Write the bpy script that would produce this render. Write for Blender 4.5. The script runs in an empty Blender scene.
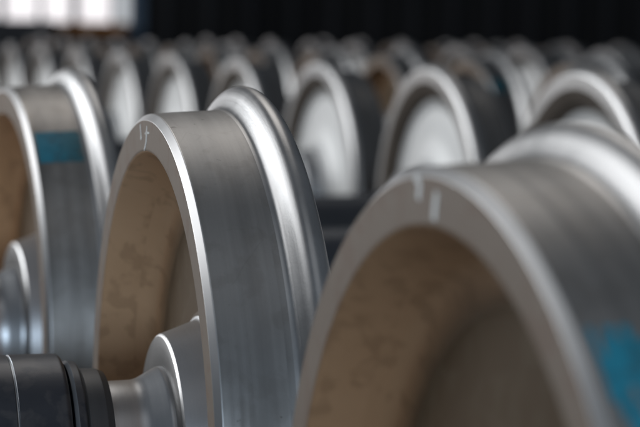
import bpy, math, random
from mathutils import Vector, Matrix
random.seed(7)
sc = bpy.context.scene
C = sc.collection

# ------------------------------------------------------------------ camera
AXLE_Z = 0.575                       # height of every axle centre above the floor
cd = bpy.data.cameras.new('camera'); cam = bpy.data.objects.new('camera', cd); C.objects.link(cam)
sc.camera = cam
YAW, PIT, ROL = 0.288, 0.0790, 0.0120
c, s = math.cos(YAW), math.sin(YAW); cp, sp = math.cos(PIT), math.sin(PIT); cr, sr = math.cos(ROL), math.sin(ROL)
ex = Vector((c, -s, 0)); fwd = Vector((cp*s, cp*c, -sp)); ez = Vector((sp*s, sp*c, cp))
right = ex*cr + ez*sr; up = ez*cr - ex*sr
m = Matrix((right, up, -fwd)).transposed().to_4x4(); m.translation = Vector((0, 0, AXLE_Z + 0.516))
cam.matrix_world = m
cd.sensor_width = 36; cd.lens = 129.4; cd.clip_start = 0.05; cd.clip_end = 200
cd.dof.use_dof = True; cd.dof.focus_distance = 2.55; cd.dof.aperture_fstop = 5.0

# ------------------------------------------------------------------ world, lamps, exposure
W = bpy.data.worlds.new('World'); sc.world = W; W.use_nodes = True
bg = W.node_tree.nodes['Background']; bg.inputs[0].default_value = (0.75, 0.85, 1, 1); bg.inputs[1].default_value = 0.075
vs = sc.view_settings; vs.view_transform = 'Standard'; vs.look = 'None'; vs.gamma = 1; vs.exposure = 0.12; vs.use_curve_mapping = False
sc.cycles.use_denoising = True
sc.cycles.max_bounces = 6; sc.cycles.diffuse_bounces = 2; sc.cycles.glossy_bounces = 4
sc.cycles.sample_clamp_indirect = 6

def area(name, loc, look, sx, sy, power, col, spread=180):
    d = bpy.data.lights.new(name, 'AREA'); d.shape = 'RECTANGLE'; d.size = sx; d.size_y = sy
    d.energy = power; d.color = col; d.spread = math.radians(spread)
    o = bpy.data.objects.new(name, d); C.objects.link(o); o.location = loc
    o.rotation_euler = (Vector(look) - Vector(loc)).to_track_quat('-Z', 'Y').to_euler()
    return o
area('left_window_light', (-5.5, 8.0, 5.6), (1.0, 3.6, 0.7), 7.0, 2.4, 165, (0.95, 0.97, 1.0))
area('left_far_window_light', (-7.0, 14.0, 4.2), (3.0, 9.0, 0.6), 9.0, 3.0, 720, (0.93, 0.965, 1.0))
for nm_, x_, w_, e_ in (('rear_window_light_left', -3.2, 2.2, 210), ('rear_window_light_middle', -0.1, 1.8, 170), ('rear_window_light_right', 2.8, 2.2, 210)):
    area(nm_, (x_, -5.0, 1.05), (0.5 + x_*.2, 2.6, 0.6), w_, 1.7, e_, (0.66, 0.82, 1.0))
area('roof_light', (1.9, 7.4, 6.2), (0.6, 2.0, 0.9), 3.4, 3.4, 12, (1.0, 0.96, 0.92), 75)

area('overhead_fill', (0.5, 0.2, 6.5), (0.7, 2.6, 0.9), 5.0, 3.0, 18, (0.93, 0.96, 1.0))  # added fill with no known source, brightens the middle of the treads

# ------------------------------------------------------------------ materials
def mat(name, col, rough=0.5, metal=0.0, noise=None, bump=0.0, spec=0.5):
    M = bpy.data.materials.new(name); M.use_nodes = True
    nt = M.node_tree; b = nt.nodes['Principled BSDF']
    b.inputs['Base Color'].default_value = (*col, 1); b.inputs['Roughness'].default_value = rough
    b.inputs['Metallic'].default_value = metal; b.inputs['Specular IOR Level'].default_value = spec
    return M
def N(nt, t, **kw):
    n = nt.nodes.new(t)
    for k, v in kw.items(): setattr(n, k, v)
    return n
def steel(name, dark, light, rough, rvar, metal, lathe=0.12, blotch=(6, .5), stain=None, stain_amt=0.0, bump=0.15, band=0.0, spec=0.5, tone=0.0, fade=None):
    """machined steel: object X is the axle, so lathe marks run round it"""
    M = mat(name, light, rough, metal, spec=spec); nt = M.node_tree; L = nt.links; b = nt.nodes['Principled BSDF']
    tc = N(nt, 'ShaderNodeTexCoord'); oi = N(nt, 'ShaderNodeObjectInfo')
    sep = N(nt, 'ShaderNodeSeparateXYZ'); L.new(tc.outputs['Object'], sep.inputs[0])
    yz = N(nt, 'ShaderNodeCombineXYZ'); L.new(sep.outputs['Y'], yz.inputs[1]); L.new(sep.outputs['Z'], yz.inputs[2])
    ln = N(nt, 'ShaderNodeVectorMath', operation='LENGTH'); L.new(yz.outputs[0], ln.inputs[0])
    # lathe coordinate (x, r, weak angle)
    comb = N(nt, 'ShaderNodeCombineXYZ')
    L.new(sep.outputs['X'], comb.inputs[0]); L.new(ln.outputs['Value'], comb.inputs[1])
    nv = N(nt, 'ShaderNodeVectorMath', operation='NORMALIZE'); L.new(yz.outputs[0], nv.inputs[0])
    sx = N(nt, 'ShaderNodeSeparateXYZ'); L.new(nv.outputs[0], sx.inputs[0])
    ms = N(nt, 'ShaderNodeMath', operation='MULTIPLY'); ms.inputs[1].default_value = 0.006; L.new(sx.outputs['Z'], ms.inputs[0]); L.new(ms.outputs[0], comb.inputs[2])
    ad = N(nt, 'ShaderNodeVectorMath', operation='ADD'); L.new(comb.outputs[0], ad.inputs[0])
    rv = N(nt, 'ShaderNodeMath', operation='MULTIPLY'); rv.inputs[1].default_value = 3.0; L.new(oi.outputs['Random'], rv.inputs[0])
    L.new(rv.outputs[0], ad.inputs[1])
    lat = N(nt, 'ShaderNodeTexNoise'); lat.inputs['Scale'].default_value = 260; lat.inputs['Detail'].default_value = 5; lat.inputs['Roughness'].default_value = .7
    L.new(ad.outputs[0], lat.inputs['Vector'])
    lat2 = N(nt, 'ShaderNodeTexNoise'); lat2.inputs['Scale'].default_value = 60; lat2.inputs['Detail'].default_value = 3; L.new(ad.outputs[0], lat2.inputs['Vector'])
    # blotches
    ao = N(nt, 'ShaderNodeVectorMath', operation='ADD'); L.new(tc.outputs['Object'], ao.inputs[0]); L.new(rv.outputs[0], ao.inputs[1])
    bl = N(nt, 'ShaderNodeTexNoise'); bl.inputs['Scale'].default_value = blotch[0]; bl.inputs['Detail'].default_value = 8; bl.inputs['Roughness'].default_value = .62
    L.new(ao.outputs[0], bl.inputs['Vector'])
    fine = N(nt, 'ShaderNodeTexNoise'); fine.inputs['Scale'].default_value = 420; fine.inputs['Detail'].default_value = 3; L.new(ao.outputs[0], fine.inputs['Vector'])
    def madd(a, k, b2):  # a*k + b2
        n = N(nt, 'ShaderNodeMath', operation='MULTIPLY_ADD'); L.new(a, n.inputs[0]); n.inputs[1].default_value = k
        if isinstance(b2, float): n.inputs[2].default_value = b2
        else: L.new(b2, n.inputs[2])
        return n.outputs[0]
    f = madd(bl.outputs['Fac'], blotch[1]*2, 0.5 - blotch[1])
    f = madd(lat.outputs['Fac'], lathe, f); f = madd(lat2.outputs['Fac'], lathe*1.6, f); f = madd(fine.outputs['Fac'], 0.12, f)
    f = madd(f, 1.0, -(lathe*1.3 + 0.06))
    if band:
        bn = N(nt, 'ShaderNodeTexNoise'); bn.inputs['Scale'].default_value = 38; bn.inputs['Detail'].default_value = 2; L.new(ad.outputs[0], bn.inputs['Vector'])
        f = madd(bn.outputs['Fac'], band*2, madd(f, 1.0, -band))
    mx = N(nt, 'ShaderNodeMix', data_type='RGBA'); L.new(f, mx.inputs[0]); mx.inputs[6].default_value = (*dark, 1); mx.inputs[7].default_value = (*light, 1)
    out = mx.outputs[2]
    rg = madd(bl.outputs['Fac'], rvar, rough - rvar/2)
    if band:
        rg = madd(bn.outputs['Fac'], band*.35, madd(rg, 1.0, -band*.17))
        pn = N(nt, 'ShaderNodeTexNoise'); pn.inputs['Scale'].default_value = 75; pn.inputs['Detail'].default_value = 4; L.new(ao.outputs[0], pn.inputs['Vector'])
        pr = N(nt, 'ShaderNodeMapRange'); pr.inputs[1].default_value = .72; pr.inputs[2].default_value = .76; pr.inputs[4].default_value = .7; L.new(pn.outputs['Fac'], pr.inputs[0])
        mp = N(nt, 'ShaderNodeMix', data_type='RGBA'); L.new(pr.outputs[0], mp.inputs[0]); L.new(out, mp.inputs[6]); mp.inputs[7].default_value = (.05, .045, .04, 1); out = mp.outputs[2]
        # hairline handling scratches, broken up by a mask
        wv = N(nt, 'ShaderNodeTexVoronoi', feature='DISTANCE_TO_EDGE'); wv.inputs['Scale'].default_value = 9; dn = N(nt, 'ShaderNodeTexNoise'); dn.inputs['Scale'].default_value = 5; dn.inputs['Detail'].default_value = 3
        L.new(ao.outputs[0], dn.inputs['Vector']); dv = N(nt, 'ShaderNodeVectorMath', operation='MULTIPLY_ADD'); L.new(dn.outputs['Color'], dv.inputs[0]); dv.inputs[1].default_value = (.10, .10, .10); L.new(ao.outputs[0], dv.inputs[2]); L.new(dv.outputs[0], wv.inputs['Vector'])
        e1 = N(nt, 'ShaderNodeMapRange'); e1.inputs[1].default_value = .0; e1.inputs[2].default_value = .010; e1.inputs[3].default_value = 1; e1.inputs[4].default_value = 0; L.new(wv.outputs['Distance'], e1.inputs[0])
        mk = N(nt, 'ShaderNodeTexNoise'); mk.inputs['Scale'].default_value = 14; L.new(ao.outputs[0], mk.inputs['Vector'])
        e2 = N(nt, 'ShaderNodeMapRange'); e2.inputs[1].default_value = .52; e2.inputs[2].default_value = .62; e2.inputs[4].default_value = .14; L.new(mk.outputs['Fac'], e2.inputs[0])
        e3 = N(nt, 'ShaderNodeMath', operation='MULTIPLY'); L.new(e1.outputs[0], e3.inputs[0]); L.new(e2.outputs[0], e3.inputs[1])
        m5 = N(nt, 'ShaderNodeMix', data_type='RGBA'); L.new(e3.outputs[0], m5.inputs[0]); L.new(out, m5.inputs[6]); m5.inputs[7].default_value = (.09, .08, .07, 1); out = m5.outputs[2]
    if stain:
        st = N(nt, 'ShaderNodeTexNoise'); st.inputs['Scale'].default_value = 30; st.inputs['Detail'].default_value = 6; st.inputs['Distortion'].default_value = .3
        L.new(ao.outputs[0], st.inputs['Vector'])
        r = N(nt, 'ShaderNodeValToRGB'); r.color_ramp.elements[0].position = .52; r.color_ramp.elements[1].position = .60
        L.new(st.outputs['Fac'], r.inputs[0])
        sm = N(nt, 'ShaderNodeMath', operation='MULTIPLY'); sm.inputs[1].default_value = stain_amt; L.new(r.outputs[0], sm.inputs[0])
        m2 = N(nt, 'ShaderNodeMix', data_type='RGBA'); L.new(sm.outputs[0], m2.inputs[0]); L.new(out, m2.inputs[6]); m2.inputs[7].default_value = (*stain, 1)
        out = m2.outputs[2]
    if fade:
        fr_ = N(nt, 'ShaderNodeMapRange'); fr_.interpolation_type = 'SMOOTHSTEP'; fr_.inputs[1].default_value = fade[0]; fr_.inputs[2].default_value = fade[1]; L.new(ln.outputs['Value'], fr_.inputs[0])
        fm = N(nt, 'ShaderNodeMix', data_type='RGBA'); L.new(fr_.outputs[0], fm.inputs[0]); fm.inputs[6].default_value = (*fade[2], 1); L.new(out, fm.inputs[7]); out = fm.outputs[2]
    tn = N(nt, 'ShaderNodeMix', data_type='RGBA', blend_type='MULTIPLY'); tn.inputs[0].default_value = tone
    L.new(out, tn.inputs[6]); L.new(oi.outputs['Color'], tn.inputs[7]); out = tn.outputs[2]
    L.new(out, b.inputs['Base Color']); L.new(rg, b.inputs['Roughness'])
    if bump:
        h = madd(lat.outputs['Fac'], 1.0, 0.0); h = madd(fine.outputs['Fac'], 0.8, h)
        bp = N(nt, 'ShaderNodeBump'); bp.inputs['Strength'].default_value = bump; bp.inputs['Distance'].default_value = 0.0004
        L.new(h, bp.inputs['Height']); L.new(bp.outputs[0], b.inputs['Normal'])
        if band:                                    # slight waviness across the tread
            b2 = N(nt, 'ShaderNodeBump'); b2.inputs['Strength'].default_value = 1; b2.inputs['Distance'].default_value = 0.0022
            L.new(bn.outputs['Fac'], b2.inputs['Height']); L.new(bp.outputs[0], b2.inputs['Normal']); L.new(b2.outputs[0], b.inputs['Normal'])
    return M
M_TREAD = steel('tread_steel', (.175, .168, .16), (.32, .31, .298), .41, .12, .87, lathe=.30, band=.60, blotch=(11, .22), stain=(.13, .115, .10), stain_amt=.18, tone=0.3)
M_FLANGE = steel('flange_steel', (.29, .285, .28), (.52, .51, .50), .37, .2, .9, lathe=.3, blotch=(22, .35), bump=.3)
M_CHAMF = steel('chamfer_steel', (.46, .45, .44), (.60, .59, .58), .36, .1, .92, lathe=.1, blotch=(20, .3), bump=.05)
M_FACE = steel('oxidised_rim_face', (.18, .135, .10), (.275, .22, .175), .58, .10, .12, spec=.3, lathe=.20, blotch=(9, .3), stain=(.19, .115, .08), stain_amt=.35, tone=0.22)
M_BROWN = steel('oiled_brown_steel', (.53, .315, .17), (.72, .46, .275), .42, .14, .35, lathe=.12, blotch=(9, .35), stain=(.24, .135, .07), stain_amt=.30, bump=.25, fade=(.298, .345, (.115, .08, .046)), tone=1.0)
M_WEB = steel('dark_oily_web', tone=0.6, spec=.12, dark=(.085, .055, .030), light=(.145, .10, .06), rough=.56, rvar=.12, metal=.0, lathe=.10, blotch=(7, .4), stain=(.17, .135, .09), stain_amt=.25, bump=.1)
M_RECESS = steel('dark_brown_rim_recess', (.09, .075, .06), (.17, .14, .115), .5, .12, .3, lathe=.2, blotch=(9, .4), tone=.6)  # darker brown than the outer rim face, on the inboard side
M_INNER = steel('bright_machined_web', (.50, .50, .49), (.72, .71, .69), .58, .10, .4, lathe=.3, blotch=(5, .5))
M_IRIM = steel('grey_machined_rim_back', (.38, .37, .36), (.54, .53, .52), .44, .12, .8, lathe=.2, blotch=(7, .3), tone=0.6)
M_HUB = steel('machined_hub', (.40, .405, .41), (.56, .56, .56), .42, .12, .8, lathe=.25, blotch=(14, .25), bump=.3)
M_HUBF = steel('hub_end_face', (.08, .072, .066), (.15, .14, .13), .45, .12, .3, lathe=.3, blotch=(16, .3))
M_AXLE = steel('turned_axle_steel', (.36, .37, .38), (.60, .60, .60), .36, .12, .9, lathe=.35, blotch=(10, .25))
M_BODY = steel('dark_axle_body', (.03, .033, .04), (.08, .085, .095), .42, .12, .35, lathe=.2, blotch=(6, .4))
M_BEAR = steel('dark_bearing_cup', (.016, .019, .026), (.04, .043, .052), .42, .16, .35, lathe=.2, blotch=(14, .5), stain=(.11, .10, .095), stain_amt=.25)
M_SEAL = steel('bright_seal_ring', (.30, .32, .34), (.5, .52, .54), .30, .1, .9, lathe=.3)
M_BACK = steel('dark_backing_ring', (.035, .035, .038), (.10, .10, .10), .45, .14, .5, lathe=.2)

# ------------------------------------------------------------------ profile + lathe
def rprof(pts):
    """pts: (x, r, fillet radius, material index of the segment that starts here) -> finely sampled profile"""
    out = []                                    # (x, r, mi)
    n = len(pts)
    for i, (x, r, fr, mi) in enumerate(pts):
        P = Vector((x, r))
        if i == 0 or i == n-1 or fr <= 0: out.append((x, r, mi)); continue
        A = Vector(pts[i-1][:2]); B = Vector(pts[i+1][:2])
        a = (A-P); b = (B-P); la, lb = a.length, b.length; a.normalize(); b.normalize()
        ang = a.angle(b)
        if ang > math.pi - 0.02: out.append((x, r, mi)); continue
        t = min(fr/math.tan(ang/2), la*.48, lb*.48); rad = t*math.tan(ang/2)
        bis = (a+b).normalized(); cen = P + bis*(rad/math.sin(ang/2))
        s0 = P + a*t - cen; s1 = P + b*t - cen
        k = 7 if rad > .004 else 4
        d = s0.angle_signed(s1)
        pre = P + a*min(t*1.25 + .0004, la*.5); post = P + b*min(t*1.25 + .0004, lb*.5)
        out.append((pre.x, pre.y, pts[i-1][3]))
        for j in range(k+1):
            th = -d*j/k
            v = Vector((s0.x*math.cos(th) - s0.y*math.sin(th), s0.x*math.sin(th) + s0.y*math.cos(th))) + cen
            out.append((v.x, v.y, pts[i-1][3] if j < k/2 else mi))
        out.append((post.x, post.y, mi))
    res = [out[0]]
    for q in out[1:]:
        if math.hypot(q[0]-res[-1][0], q[1]-res[-1][1]) > 6e-5: res.append(q)
        else: res[-1] = (res[-1][0], res[-1][1], q[2])
    return res
def lathe(name, prof, mats, seg=192):
    me = bpy.data.meshes.new(name); V = []; F = []; MI = []
    for x, r, mi in prof:
        for k in range(seg):
            a = 2*math.pi*k/seg; V.append((x, r*math.sin(a), r*math.cos(a)))
    for i in range(len(prof)-1):
        for k in range(seg):
            k2 = (k+1) % seg
            F.append((i*seg+k, i*seg+k2, (i+1)*seg+k2, (i+1)*seg+k)); MI.append(prof[i][2])
    me.from_pydata(V, [], F); me.update()
    for mm in mats: me.materials.append(mm)
    me.polygons.foreach_set('material_index', MI); me.polygons.foreach_set('use_smooth', [True]*len(F))
    return me
def obj(name, me, parent=None, loc=(0, 0, 0), rz=0):
    o = bpy.data.objects.new(name, me); C.objects.link(o); o.parent = parent; o.location = loc; o.rotation_euler = (0, 0, rz); return o
def tag(o, label=None, cat=None, group=None, kind=None):
    if label: o['label'] = label
    if cat: o['category'] = cat
    if group: o['group'] = group
    if kind: o['kind'] = kind
    return o

# wheel, local X = distance inboard from the outer rim face
rim_out = rprof([(.046, .3540, 0, 1), (.0005, .3715, .0045, 0), (0, .4086, .0010, 2), (.0070, .4162, .0008, 2), (.0080, .4164, 0, 2)])
tread_p = rprof([(.0080, .4164, 0, 0), (.035, .4185, .02, 0), (.070, .4202, .05, 0), (.078, .4206, 0, 0)])
def spline(pts, n=6):
    P = [pts[0]] + pts + [pts[-1]]; out = []
    for i in range(1, len(P)-2):
        for k in range(n):
            t = k/n; q = []
            for d in (0, 1):
                a, b, c_, e = P[i-1][d], P[i][d], P[i+1][d], P[i+2][d]
                q.append(.5*(2*b + (c_-a)*t + (2*a-5*b+4*c_-e)*t*t + (3*b-a-3*c_+e)*t**3))
            out.append((q[0], q[1], 1 if q[0] < .085 else 0))
    return out + [(pts[-1][0], pts[-1][1], 0)]
flange_p = spline([(.078, .4206), (.0855, .4212), (.0915, .4240), (.0970, .4320), (.1030, .4422), (.1095, .4486), (.1165, .4500), (.1240, .4472), (.1305, .4405), (.1343, .4320), (.1350, .4250)])
rim_in = rprof([(.1350, .4250, 0, 3), (.1352, .4000, .003, 4), (.1260, .3740, .008, 4), (.104, .3520, 0, 4)])
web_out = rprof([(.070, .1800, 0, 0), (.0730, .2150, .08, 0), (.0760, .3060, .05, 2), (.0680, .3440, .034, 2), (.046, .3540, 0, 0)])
web_in = rprof([(.104, .3520, 0, 0), (.095, .3300, .03, 0), (.108, .2400, .08, 0), (.126, .1850, .05, 0), (.150, .1640, 0, 0)])
hub_out = rprof([(.0195, .1110, 0, 1), (.0182, .1503, 0, 3), (.0210, .1535, .0008, 0), (.0640, .1690, .010, 0), (.0670, .1740, 0, 2), (.070, .1800, 0, 2)])
hub_in = rprof([(.150, .1640, 0, 0), (.196, .1500, .003, 0), (.200, .1460, .002, 0), (.200, .1130, 0, 0)])
ME = {}
def join_prof(name, parts, mats):
    me = bpy.data.meshes.new(name); seg = 192; V = []; F = []; MI = []
    for prof in parts:
        o0 = len(V)
        for x, r, mi in prof:
            for k in range(seg):
                a = 2*math.pi*k/seg; V.append((x, r*math.sin(a), r*math.cos(a)))
        for i in range(len(prof)-1):
            for k in range(seg):
                k2 = (k+1) % seg
                F.append((o0+i*seg+k, o0+i*seg+k2, o0+(i+1)*seg+k2, o0+(i+1)*seg+k)); MI.append(prof[i][2])
    me.from_pydata(V, [], F); me.update()
    for mm in mats: me.materials.append(mm)
    me.polygons.foreach_set('material_index', MI); me.polygons.foreach_set('use_smooth', [True]*len(F))
    return me
def setmi(p, i): return [(a, b, i) for a, b, _ in p]
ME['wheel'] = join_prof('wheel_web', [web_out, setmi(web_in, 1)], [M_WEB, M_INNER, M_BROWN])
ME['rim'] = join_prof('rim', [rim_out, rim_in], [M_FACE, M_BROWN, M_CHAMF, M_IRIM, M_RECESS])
ME['tread'] = join_prof('tread', [tread_p], [M_TREAD])
ME['flange'] = join_prof('flange', [flange_p], [M_FLANGE, M_TREAD])
ME['hub'] = join_prof('hub', [hub_out, hub_in], [M_HUB, M_HUBF, M_WEB, M_CHAMF])
# axle, local X = 0 at the outer rim face of the left wheel
half = [(-.300, .060, 0, 0), (-.060, .065, 0, 0), (-.050, .0985, .001, 0), (-.012, .0995, .035, 0), (.0150, .1145, .012, 0), (.0220, .1150, 0, 0), (.215, .1130, .002, 0), (.222, .1080, .006, 1), (.300, .0900, .05, 1), (.8115, .0870, 0, 1)]
ax = rprof(half); axm = ax + [(1.623 - ax[i][0], ax[i][1], ax[i-1][2]) for i in range(len(ax)-2, -1, -1)]
ME['axle'] = join_prof('axle', [axm], [M_AXLE, M_BODY])
ME['cup'] = join_prof('bearing_cup', [rprof([(-.298, .118, 0, 0), (-.300, .1325, .005, 0), (-.1665, .1325, .0008, 0), (-.1655, .1310, 0, 1), (-.1640, .1310, 0, 1), (-.1630, .1325, .0008, 0), (-.1040, .1332, .007, 0), (-.1020, .1200, 0, 0), (-.101, .100, 0, 0)])], [M_BEAR, M_SEAL])
ME['seal'] = join_prof('seal_ring', [rprof([(-.101, .098, 0, 1), (-.0990, .1215, .0008, 0), (-.0945, .1240, .0008, 1), (-.0850, .1232, .002, 1), (-.0840, .1110, 0, 1)])], [M_SEAL, M_BEAR])
ME['backing'] = join_prof('backing_ring', [rprof([(-.0845, .1125, 0, 0), (-.0800, .1145, .003, 0), (-.0600, .1140, .003, 0), (-.0515, .1105, .002, 0), (-.0510, .0980, 0, 0)])], [M_BACK])
ME['endcap'] = join_prof('end_cap', [rprof([(-.318, .001, 0, 0), (-.318, .085, .003, 0), (-.312, .090, .003, 0), (-.310, .112, .003, 0), (-.2985, .119, 0, 0)])], [M_BEAR])
def bolt_mesh():
    me = bpy.data.meshes.new('cap_bolt'); V = []; F = []
    for x, r in ((0, .0165), (-.013, .0165), (-.0145, .0135)):
        for k in range(6):
            a = math.pi/3*k; V.append((x, r*math.sin(a), r*math.cos(a)))
    for j in range(2):
        for k in range(6): F.append((j*6+k, j*6+(k+1) % 6, (j+1)*6+(k+1) % 6, (j+1)*6+k))
    F.append(tuple(range(12, 18))); me.from_pydata(V, [], F); me.materials.append(M_SEAL); return me
ME['bolt'] = bolt_mesh()

def make_wheelset():
    t = bpy.data.objects.new('wheelset', None); C.objects.link(t); t.empty_display_size = .1
    obj('axle', ME['axle'], t)
    for x, rz in ((0, 0), (1.623, math.pi)):
        w = obj('wheel', ME['wheel'], t, (x, 0, 0), rz)
        for nm in ('rim', 'tread', 'flange', 'hub'): obj(nm, ME[nm], w)
        b = obj('bearing', ME['cup'], t, (x, 0, 0), rz)
        obj('seal_ring', ME['seal'], b); obj('backing_ring', ME['backing'], b); obj('end_cap', ME['endcap'], b)
        for k in range(3):
            a = 2*math.pi*k/3 + .4; obj('bolt', ME['bolt'], b, (-.318, .055*math.sin(a), .055*math.cos(a)))
    return t
def copy_tree(o, parent=None):
    q = o.copy(); C.objects.link(q); q.parent = parent
    for ch in list(o.children): copy_tree(ch, q)
    return q
proto = make_wheelset(); first = True
SETS = {}
def place(key, x, y, rz, label, spin):
    global first
    if first: o = proto; first = False
    else: o = copy_tree(proto_src)
    o.location = (x, y, AXLE_Z); o.rotation_euler = (0, 0, rz)
    tag(o, label, 'wheelset', 'railway wheelsets standing in long rows')
    SETS[key] = o
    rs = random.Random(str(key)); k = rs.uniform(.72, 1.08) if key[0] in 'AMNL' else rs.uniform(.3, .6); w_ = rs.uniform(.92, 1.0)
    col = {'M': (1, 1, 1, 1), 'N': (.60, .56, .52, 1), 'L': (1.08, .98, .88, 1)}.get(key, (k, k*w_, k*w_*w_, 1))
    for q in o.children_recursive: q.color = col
    return o
proto_src = proto
ORD = ['first', 'second', 'third', 'fourth', 'fifth', 'sixth', 'seventh', 'eighth', 'ninth', 'tenth', 'eleventh', 'twelfth', 'thirteenth', 'fourteenth', 'fifteenth', 'sixteenth']
o = place('M', .575, 2.662, -.033, 'sharply focused steel wheelset in the middle, its dark bearing and hub in view', 0)
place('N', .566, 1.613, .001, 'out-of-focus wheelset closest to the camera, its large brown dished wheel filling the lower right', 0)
place('L', .586, 3.860, .010, 'blurred wheelset at the left edge with a square teal mark on its grey tread', 0)
for k in range(10):
    WORN = (.992, .980)[k] if k < 2 else .974
    y = 4.84 + 1.045*k
    o = place(('A', k), .545, y, random.uniform(-.006, .006), 'blurred wheelset in the nearest row, %s from the front, bright inner face' % ORD[k+3], 0)
    o.scale = (1, WORN, WORN); o.location.z = AXLE_Z - .4202*(1 - WORN)      # turned-down wheels of smaller diameter
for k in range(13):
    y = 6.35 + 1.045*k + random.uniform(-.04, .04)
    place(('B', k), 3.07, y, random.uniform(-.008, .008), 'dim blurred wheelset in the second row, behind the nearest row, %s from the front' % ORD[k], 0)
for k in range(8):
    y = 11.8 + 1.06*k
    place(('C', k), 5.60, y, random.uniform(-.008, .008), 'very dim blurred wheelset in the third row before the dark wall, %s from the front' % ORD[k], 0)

# ------------------------------------------------------------------ chalk and paint marks on the wheels
def ribbon(name, pts, w, x, mt, parent):
    """a hand-drawn stroke on a flat face (x = const), pts in (y, z, width factor)"""
    V = []; F = []; n = len(pts); rs = random.Random(len(pts)*13)
    for i, (y, z, k) in enumerate(pts):
        a = Vector(pts[max(0, i-1)][:2]); b = Vector(pts[min(n-1, i+1)][:2]); d = (b-a).normalized(); nn = Vector((-d.y, d.x))
        for sgn in (-1, 1):
            q = Vector((y, z)) + nn*sgn*w*k*.5*rs.uniform(.75, 1.25)
            V.append((x, q.x, q.y)); V.append((x + .0006, q.x, q.y))
    for i in range(n-1):
        A = 4*i; B = 4*(i+1)
        F += [(A, A+2, B+2, B), (A, B, B+1, A+1), (A+2, A+3, B+3, B+2)]
    F += [(0, 1, 3, 2), (4*n-4, 4*n-2, 4*n-1, 4*n-3)]
    me = bpy.data.meshes.new(name); me.from_pydata(V, [], F); me.materials.append(mt); return obj(name, me, parent)
M_CHALK = mat('chalk', (.72, .70, .66), .95)
M_PAINT = mat('teal_marking_paint', (.01, .17, .27), .55)
nt = M_PAINT.node_tree; tcn = N(nt, 'ShaderNodeTexCoord'); nz = N(nt, 'ShaderNodeTexNoise'); nz.inputs['Scale'].default_value = 45; nz.inputs['Detail'].default_value = 5
nt.links.new(tcn.outputs['Object'], nz.inputs['Vector'])
spx = N(nt, 'ShaderNodeSeparateXYZ'); nt.links.new(tcn.outputs['Object'], spx.inputs[0])
rr = N(nt, 'ShaderNodeMapRange'); rr.inputs[1].default_value = .03; rr.inputs[2].default_value = .085; nt.links.new(spx.outputs['X'], rr.inputs[0])
cm = N(nt, 'ShaderNodeMix', data_type='RGBA'); nt.links.new(rr.outputs[0], cm.inputs[0]); cm.inputs[6].default_value = (.003, .12, .165, 1); cm.inputs[7].default_value = (.012, .075, .085, 1)
nt.links.new(cm.outputs[2], nt.nodes['Principled BSDF'].inputs['Base Color'])
ra = N(nt, 'ShaderNodeMapRange'); ra.inputs[1].default_value = .34; ra.inputs[2].default_value = .56; ra.inputs[3].default_value = .55; ra.inputs[4].default_value = .95
nt.links.new(nz.outputs['Fac'], ra.inputs[0]); nt.links.new(ra.outputs[0], nt.nodes['Principled BSDF'].inputs['Alpha'])
def tread_r(x):
    for i in range(len(tread_p)-1):
        if tread_p[i][0] <= x <= tread_p[i+1][0]:
            a, b = tread_p[i], tread_p[i+1]; return a[1] + (b[1]-a[1])*(x-a[0])/max(1e-9, b[0]-a[0])
    return tread_p[-1][1]
def paint_mark(wheel, x0, x1, t0, t1, ragged=True, side=-1):
    """stencilled block characters on the tread; cells of a coarse grid, bent round the wheel"""
    rows = ["111100111100011111",
            "100000100000000011",
            "111100111100000110",
            "111100111100001100",
            "100000100000001100",
            "111110111110001100",
            "111110111110001100"]
    V = []; F = []; nr, nc = len(rows), len(rows[0])
    def P(ci, ri, h):
        x = x0 + (x1-x0)*ci/nc; t = math.radians(t0 + (t1-t0)*ri/nr); r = tread_r(x) + h
        return (x, side*r*math.sin(t), r*math.cos(t))
    for ri in range(nr):
        for ci in range(nc):
            h = .0005 if rows[ri][ci] == '1' else .0002
            if ragged and (ri in (0, nr-1) or ci in (0, nc-1)) and (ci*13 + ri*29 + int(x1*1e4)) % 7 < 2: continue
            if ragged and rows[ri][ci] == '0' and (ci*7 + ri*3) % 5 == 0: continue
            o0 = len(V)
            for a, b in ((0, 0), (1, 0), (1, 1), (0, 1)): V.append(P(ci+a, ri+b, h))
            for a, b in ((0, 0), (1, 0), (1, 1), (0, 1)): V.append(P(ci+a, ri+b, -.0005))
            F += [(o0, o0+3, o0+2, o0+1)] + [(o0+j, o0+(j+1) % 4, o0+4+(j+1) % 4, o0+4+j) for j in range(4)]
    me = bpy.data.meshes.new('paint_mark'); me.from_pydata(V, [], F); me.materials.append(M_PAINT)
    return tag(obj('paint_mark', me, wheel), 'teal painted characters on the tread')
def left_wheel(key): return next(ch for ch in SETS[key].children if ch.name.startswith('wheel') and abs(ch.location.x) < .01)
paint_mark(left_wheel('L'), .012, .084, 33, 43, False)
paint_mark(left_wheel('N'), .014, .080, 38, 50)
paint_mark(left_wheel(('B', 2)), .012, .084, 35, 45)
paint_mark(left_wheel(('B', 6)), .012, .084, 35, 45)
w = left_wheel('M')
for pts in ([(.0497, .4018, .9), (.0482, .3985, .7), (.0467, .3953, .8), (.0452, .3900, .8), (.0437, .3862, 1.9), (.0430, .3840, 1.2)],
            [(.0052, .4019, .8), (.0068, .3970, 1.0), (.0076, .3935, 1.6), (.0090, .3885, 1.1), (.0099, .3839, 1.0), (.0150, .3775, .9), (.0216, .3726, .8)],
            [(.0169, .3925, .6), (.0030, .3940, .9), (-.0095, .3943, .6)]):
    ribbon('chalk_mark', pts, .0034, -.0003, M_CHALK, w)
w = left_wheel('N')
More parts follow.
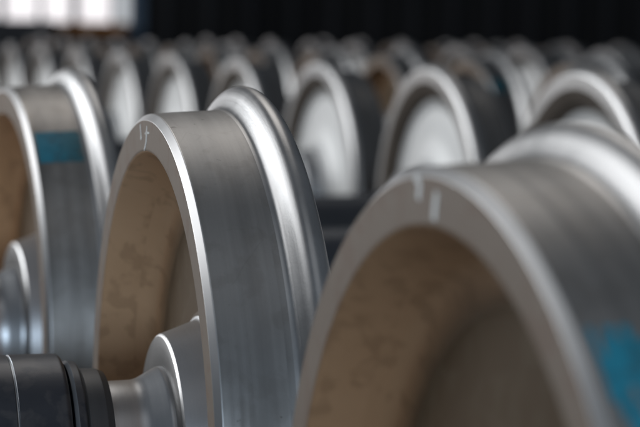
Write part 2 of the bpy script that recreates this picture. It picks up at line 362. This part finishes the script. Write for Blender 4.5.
for pts in ([(.0448, .4060, .9), (.0370, .4050, 1.0), (.0329, .4000, 1.1), (.0345, .3950, 1.0), (.0358, .3900, .9)],
            [(-.0060, .3983, .9), (-.0021, .3876, 1.1), (-.0003, .3770, .9)]):
    ribbon('chalk_mark', pts, .0075, -.0003, M_CHALK, w)

# ------------------------------------------------------------------ floor, rails, far end of the hall
def box(bmv, x0, x1, y0, y1, z0, z1):
    V, F = bmv; o0 = len(V)
    V += [(x, y, z) for x in (x0, x1) for y in (y0, y1) for z in (z0, z1)]
    F += [tuple(o0+i for i in f) for f in ((0, 1, 3, 2), (4, 6, 7, 5), (0, 4, 5, 1), (2, 3, 7, 6), (0, 2, 6, 4), (1, 5, 7, 3))]
def boxes(name, lst, mt, parent=None):
    b = ([], [])
    for q in lst: box(b, *q)
    me = bpy.data.meshes.new(name); me.from_pydata(b[0], [], b[1]); me.materials.append(mt); return obj(name, me, parent)
def noisy(name, a, b, scale, rough, metal=0):
    M = mat(name, a, rough, metal); nt = M.node_tree; t = N(nt, 'ShaderNodeTexCoord'); n = N(nt, 'ShaderNodeTexNoise'); n.inputs['Scale'].default_value = scale; n.inputs['Detail'].default_value = 8
    nt.links.new(t.outputs['Object'], n.inputs['Vector']); x = N(nt, 'ShaderNodeMix', data_type='RGBA'); nt.links.new(n.outputs['Fac'], x.inputs[0])
    x.inputs[6].default_value = (*a, 1); x.inputs[7].default_value = (*b, 1); nt.links.new(x.outputs[2], nt.nodes['Principled BSDF'].inputs['Base Color']); return M
M_FLOOR = noisy('oily_concrete', (.05, .048, .045), (.12, .115, .105), 3, .7)
M_WALL = noisy('black_painted_wall', (.006, .006, .007), (.012, .012, .013), 1.5, .9)
M_RIB = noisy('dark_wall_rib', (.012, .012, .014), (.03, .03, .034), 2, .7)
M_RAIL = noisy('rusty_rail', (.09, .05, .035), (.2, .15, .12), 20, .5, .6)
tag(boxes('floor', [(-12, 24, -3, 26, -.2, 0)], M_FLOOR), 'dark oily concrete workshop floor under the wheelsets', kind='structure')
def rail(x, y0, y1, label):
    """flat-bottomed rail: foot, web, head"""
    top = AXLE_Z - .4202
    prof = [(-.066, 0), (.066, 0), (.066, .010), (.012, .024), (.009, .030), (.009, top-.042), (.034, top-.034), (.035, top-.008), (.028, top), (-.028, top), (-.035, top-.008), (-.034, top-.034), (-.009, top-.042), (-.009, .030), (-.012, .024), (-.066, .010)]
    n = len(prof); V = [(x+a, y, b+.001) for y in (y0, y1) for a, b in prof]
    F = [(i, (i+1) % n, n+(i+1) % n, n+i) for i in range(n)] + [tuple(reversed(range(n))), tuple(range(n, 2*n))]
    me = bpy.data.meshes.new('rail'); me.from_pydata(V, [], F); me.materials.append(M_RAIL)
    tag(obj('rail', me), label, 'rail', 'rails under the wheelsets')
rail(.565+.068, .6, 15.5, 'rusty steel rail under the near wheels of the nearest row of wheelsets')
rail(.565+1.555, .6, 15.5, 'rusty steel rail under the bright far wheels of the nearest row of wheelsets')
rail(3.07+.068, 5.5, 20.3, 'rusty steel rail under the left wheels of the second row of wheelsets')
rail(3.07+1.555, 5.5, 20.3, 'rusty steel rail under the right wheels of the second row of wheelsets')
rail(5.60+.068, 11, 20.6, 'rusty steel rail under the left wheels of the third row of wheelsets')
rail(5.60+1.555, 11, 20.6, 'rusty steel rail under the right wheels of the third row of wheelsets')

FY = 25.0
M_FRAME = noisy('window_frame_paint', (.10, .12, .15), (.16, .18, .21), 4, .6)
def emit(name, col, k):
    M = bpy.data.materials.new(name); M.use_nodes = True; nt = M.node_tree; b = nt.nodes['Principled BSDF']
    b.inputs['Base Color'].default_value = (.4, .42, .45, 1); b.inputs['Roughness'].default_value = .3
    b.inputs['Emission Color'].default_value = (*col, 1); b.inputs['Emission Strength'].default_value = k; return M
M_PANE = emit('daylit_pane', (1.0, .95, .96), .95)
M_PANE2 = emit('daylit_dusty_pane', (.80, .83, .86), .55)
# the wall: right of the windows solid, a sill below and lintel above them
WX0, WX1, WZ0, WZ1 = -11.0, 5.35, 1.09, 4.2
tag(boxes('far_wall', [(WX1, 24, FY, FY+.3, 0, 8), (-12, WX0, FY, FY+.3, 0, 8), (WX0, WX1, FY, FY+.3, 0, WZ0), (WX0, WX1, FY, FY+.3, WZ1, 8)], M_WALL), 'black far wall of the hall', kind='structure')
for k in range(38):
    xx = WX1 + .2 + k*.48
    o = boxes('wall_rib', [(xx, xx+.09, FY-.05, FY-.002, 0, 8)], M_RIB, bpy.data.objects['far_wall'])
# window bays, each its own thing with panes and frame
bays = []; x = WX1
widths = [(.24, .07), (.36, .05), (.31, .09), (.36, .05), (.40, .08)]
i = 0
while x > WX0 + .6:
    x1 = x; pan = []
    for j in range(5 if not bays else 6):
        w, g = widths[j % 5]; pan.append((x1 - g - w, x1 - g)); x1 -= w + g
    x1 -= .06
    bays.append((max(x1, WX0), x, pan)); x = x1
for bi, (a, b, pan) in enumerate(bays):
    pan = [q for q in pan if q[0] > WX0 + .03]
    if not pan: continue
    w = bpy.data.objects.new('window', None); C.objects.link(w); w.location = ((a+b)/2, FY, WZ0)
    tag(w, 'bright tall window of narrow panes in the far wall, ' + ('nearest to the black wall' if bi == 0 else '%s one left of the black wall' % ORD[min(bi, 15)]), 'window', 'bright windows in the far wall')
    ox = (a+b)/2
    xs = [a] + sum([[p0, p1] for p0, p1 in reversed(pan)], []) + [b]
    fr = [(xs[k]-ox, xs[k+1]-ox, .02, .12, 0, WZ1-WZ0) for k in range(0, len(xs), 2)]
    for p0, p1 in pan:
        fr += [(p0-ox, p1-ox, .02, .12, 0, .06), (p0-ox, p1-ox, .02, .12, 1.95, 2.0), (p0-ox, p1-ox, .02, .12, WZ1-WZ0-.06, WZ1-WZ0)]
    boxes('frame', fr, M_FRAME, w)
    for k, (p0, p1) in enumerate(pan):
        mt = M_PANE2 if (bi == 0 and k == 0) else M_PANE
        for z0, z1 in ((.06, 1.95), (2.0, WZ1-WZ0-.06)):
            boxes('pane', [(p0-ox, p1-ox, .06, .07, z0, z1)], mt, w)
# dark machines and an orange bench in front of the far wall, seen only as blurs
M_ORANGE = noisy('worn_orange_paint', (.42, .16, .03), (.26, .11, .03), 6, .6)
M_MACH = noisy('dark_machine_paint', (.02, .022, .025), (.045, .045, .05), 3, .6)
M_BLUE = noisy('blue_grey_paint', (.05, .09, .14), (.08, .12, .17), 3, .6)
b = bpy.data.objects.new('bench', None); C.objects.link(b); b.location = (4.38, 23.6, 0)
tag(b, 'blurred orange-topped bench under the far windows', 'bench')
boxes('top', [(-.40, .42, -.3, .3, 1.04, 1.155)], M_ORANGE, b)
for sx in (-.36, .36):
    for sy in (-.24, .24): boxes('leg', [(sx-.04, sx+.04, sy-.04, sy+.04, 0, 1.04)], M_MACH, b)
b = bpy.data.objects.new('cabinet', None); C.objects.link(b); b.location = (3.65, 23.4, 0)
tag(b, 'dark machine cabinet at the left edge below the windows', 'cabinet')
boxes('body', [(-.5, .38, -.3, .3, .08, 1.17)], M_MACH, b); boxes('door', [(-.46, -.07, -.33, -.303, .14, 1.10), (-.05, .34, -.33, -.303, .14, 1.10)], M_MACH, b); boxes('plinth', [(-.46, .34, -.27, .27, 0, .08)], M_MACH, b)
b = bpy.data.objects.new('post', None); C.objects.link(b); b.location = (4.98, 23.6, 0)
tag(b, 'blurred blue-grey steel post in front of the far windows', 'post')
boxes('shaft', [(-.07, .07, -.07, .07, .02, 2.6)], M_BLUE, b); boxes('foot_plate', [(-.15, .15, -.15, .15, 0, .02)], M_BLUE, b)
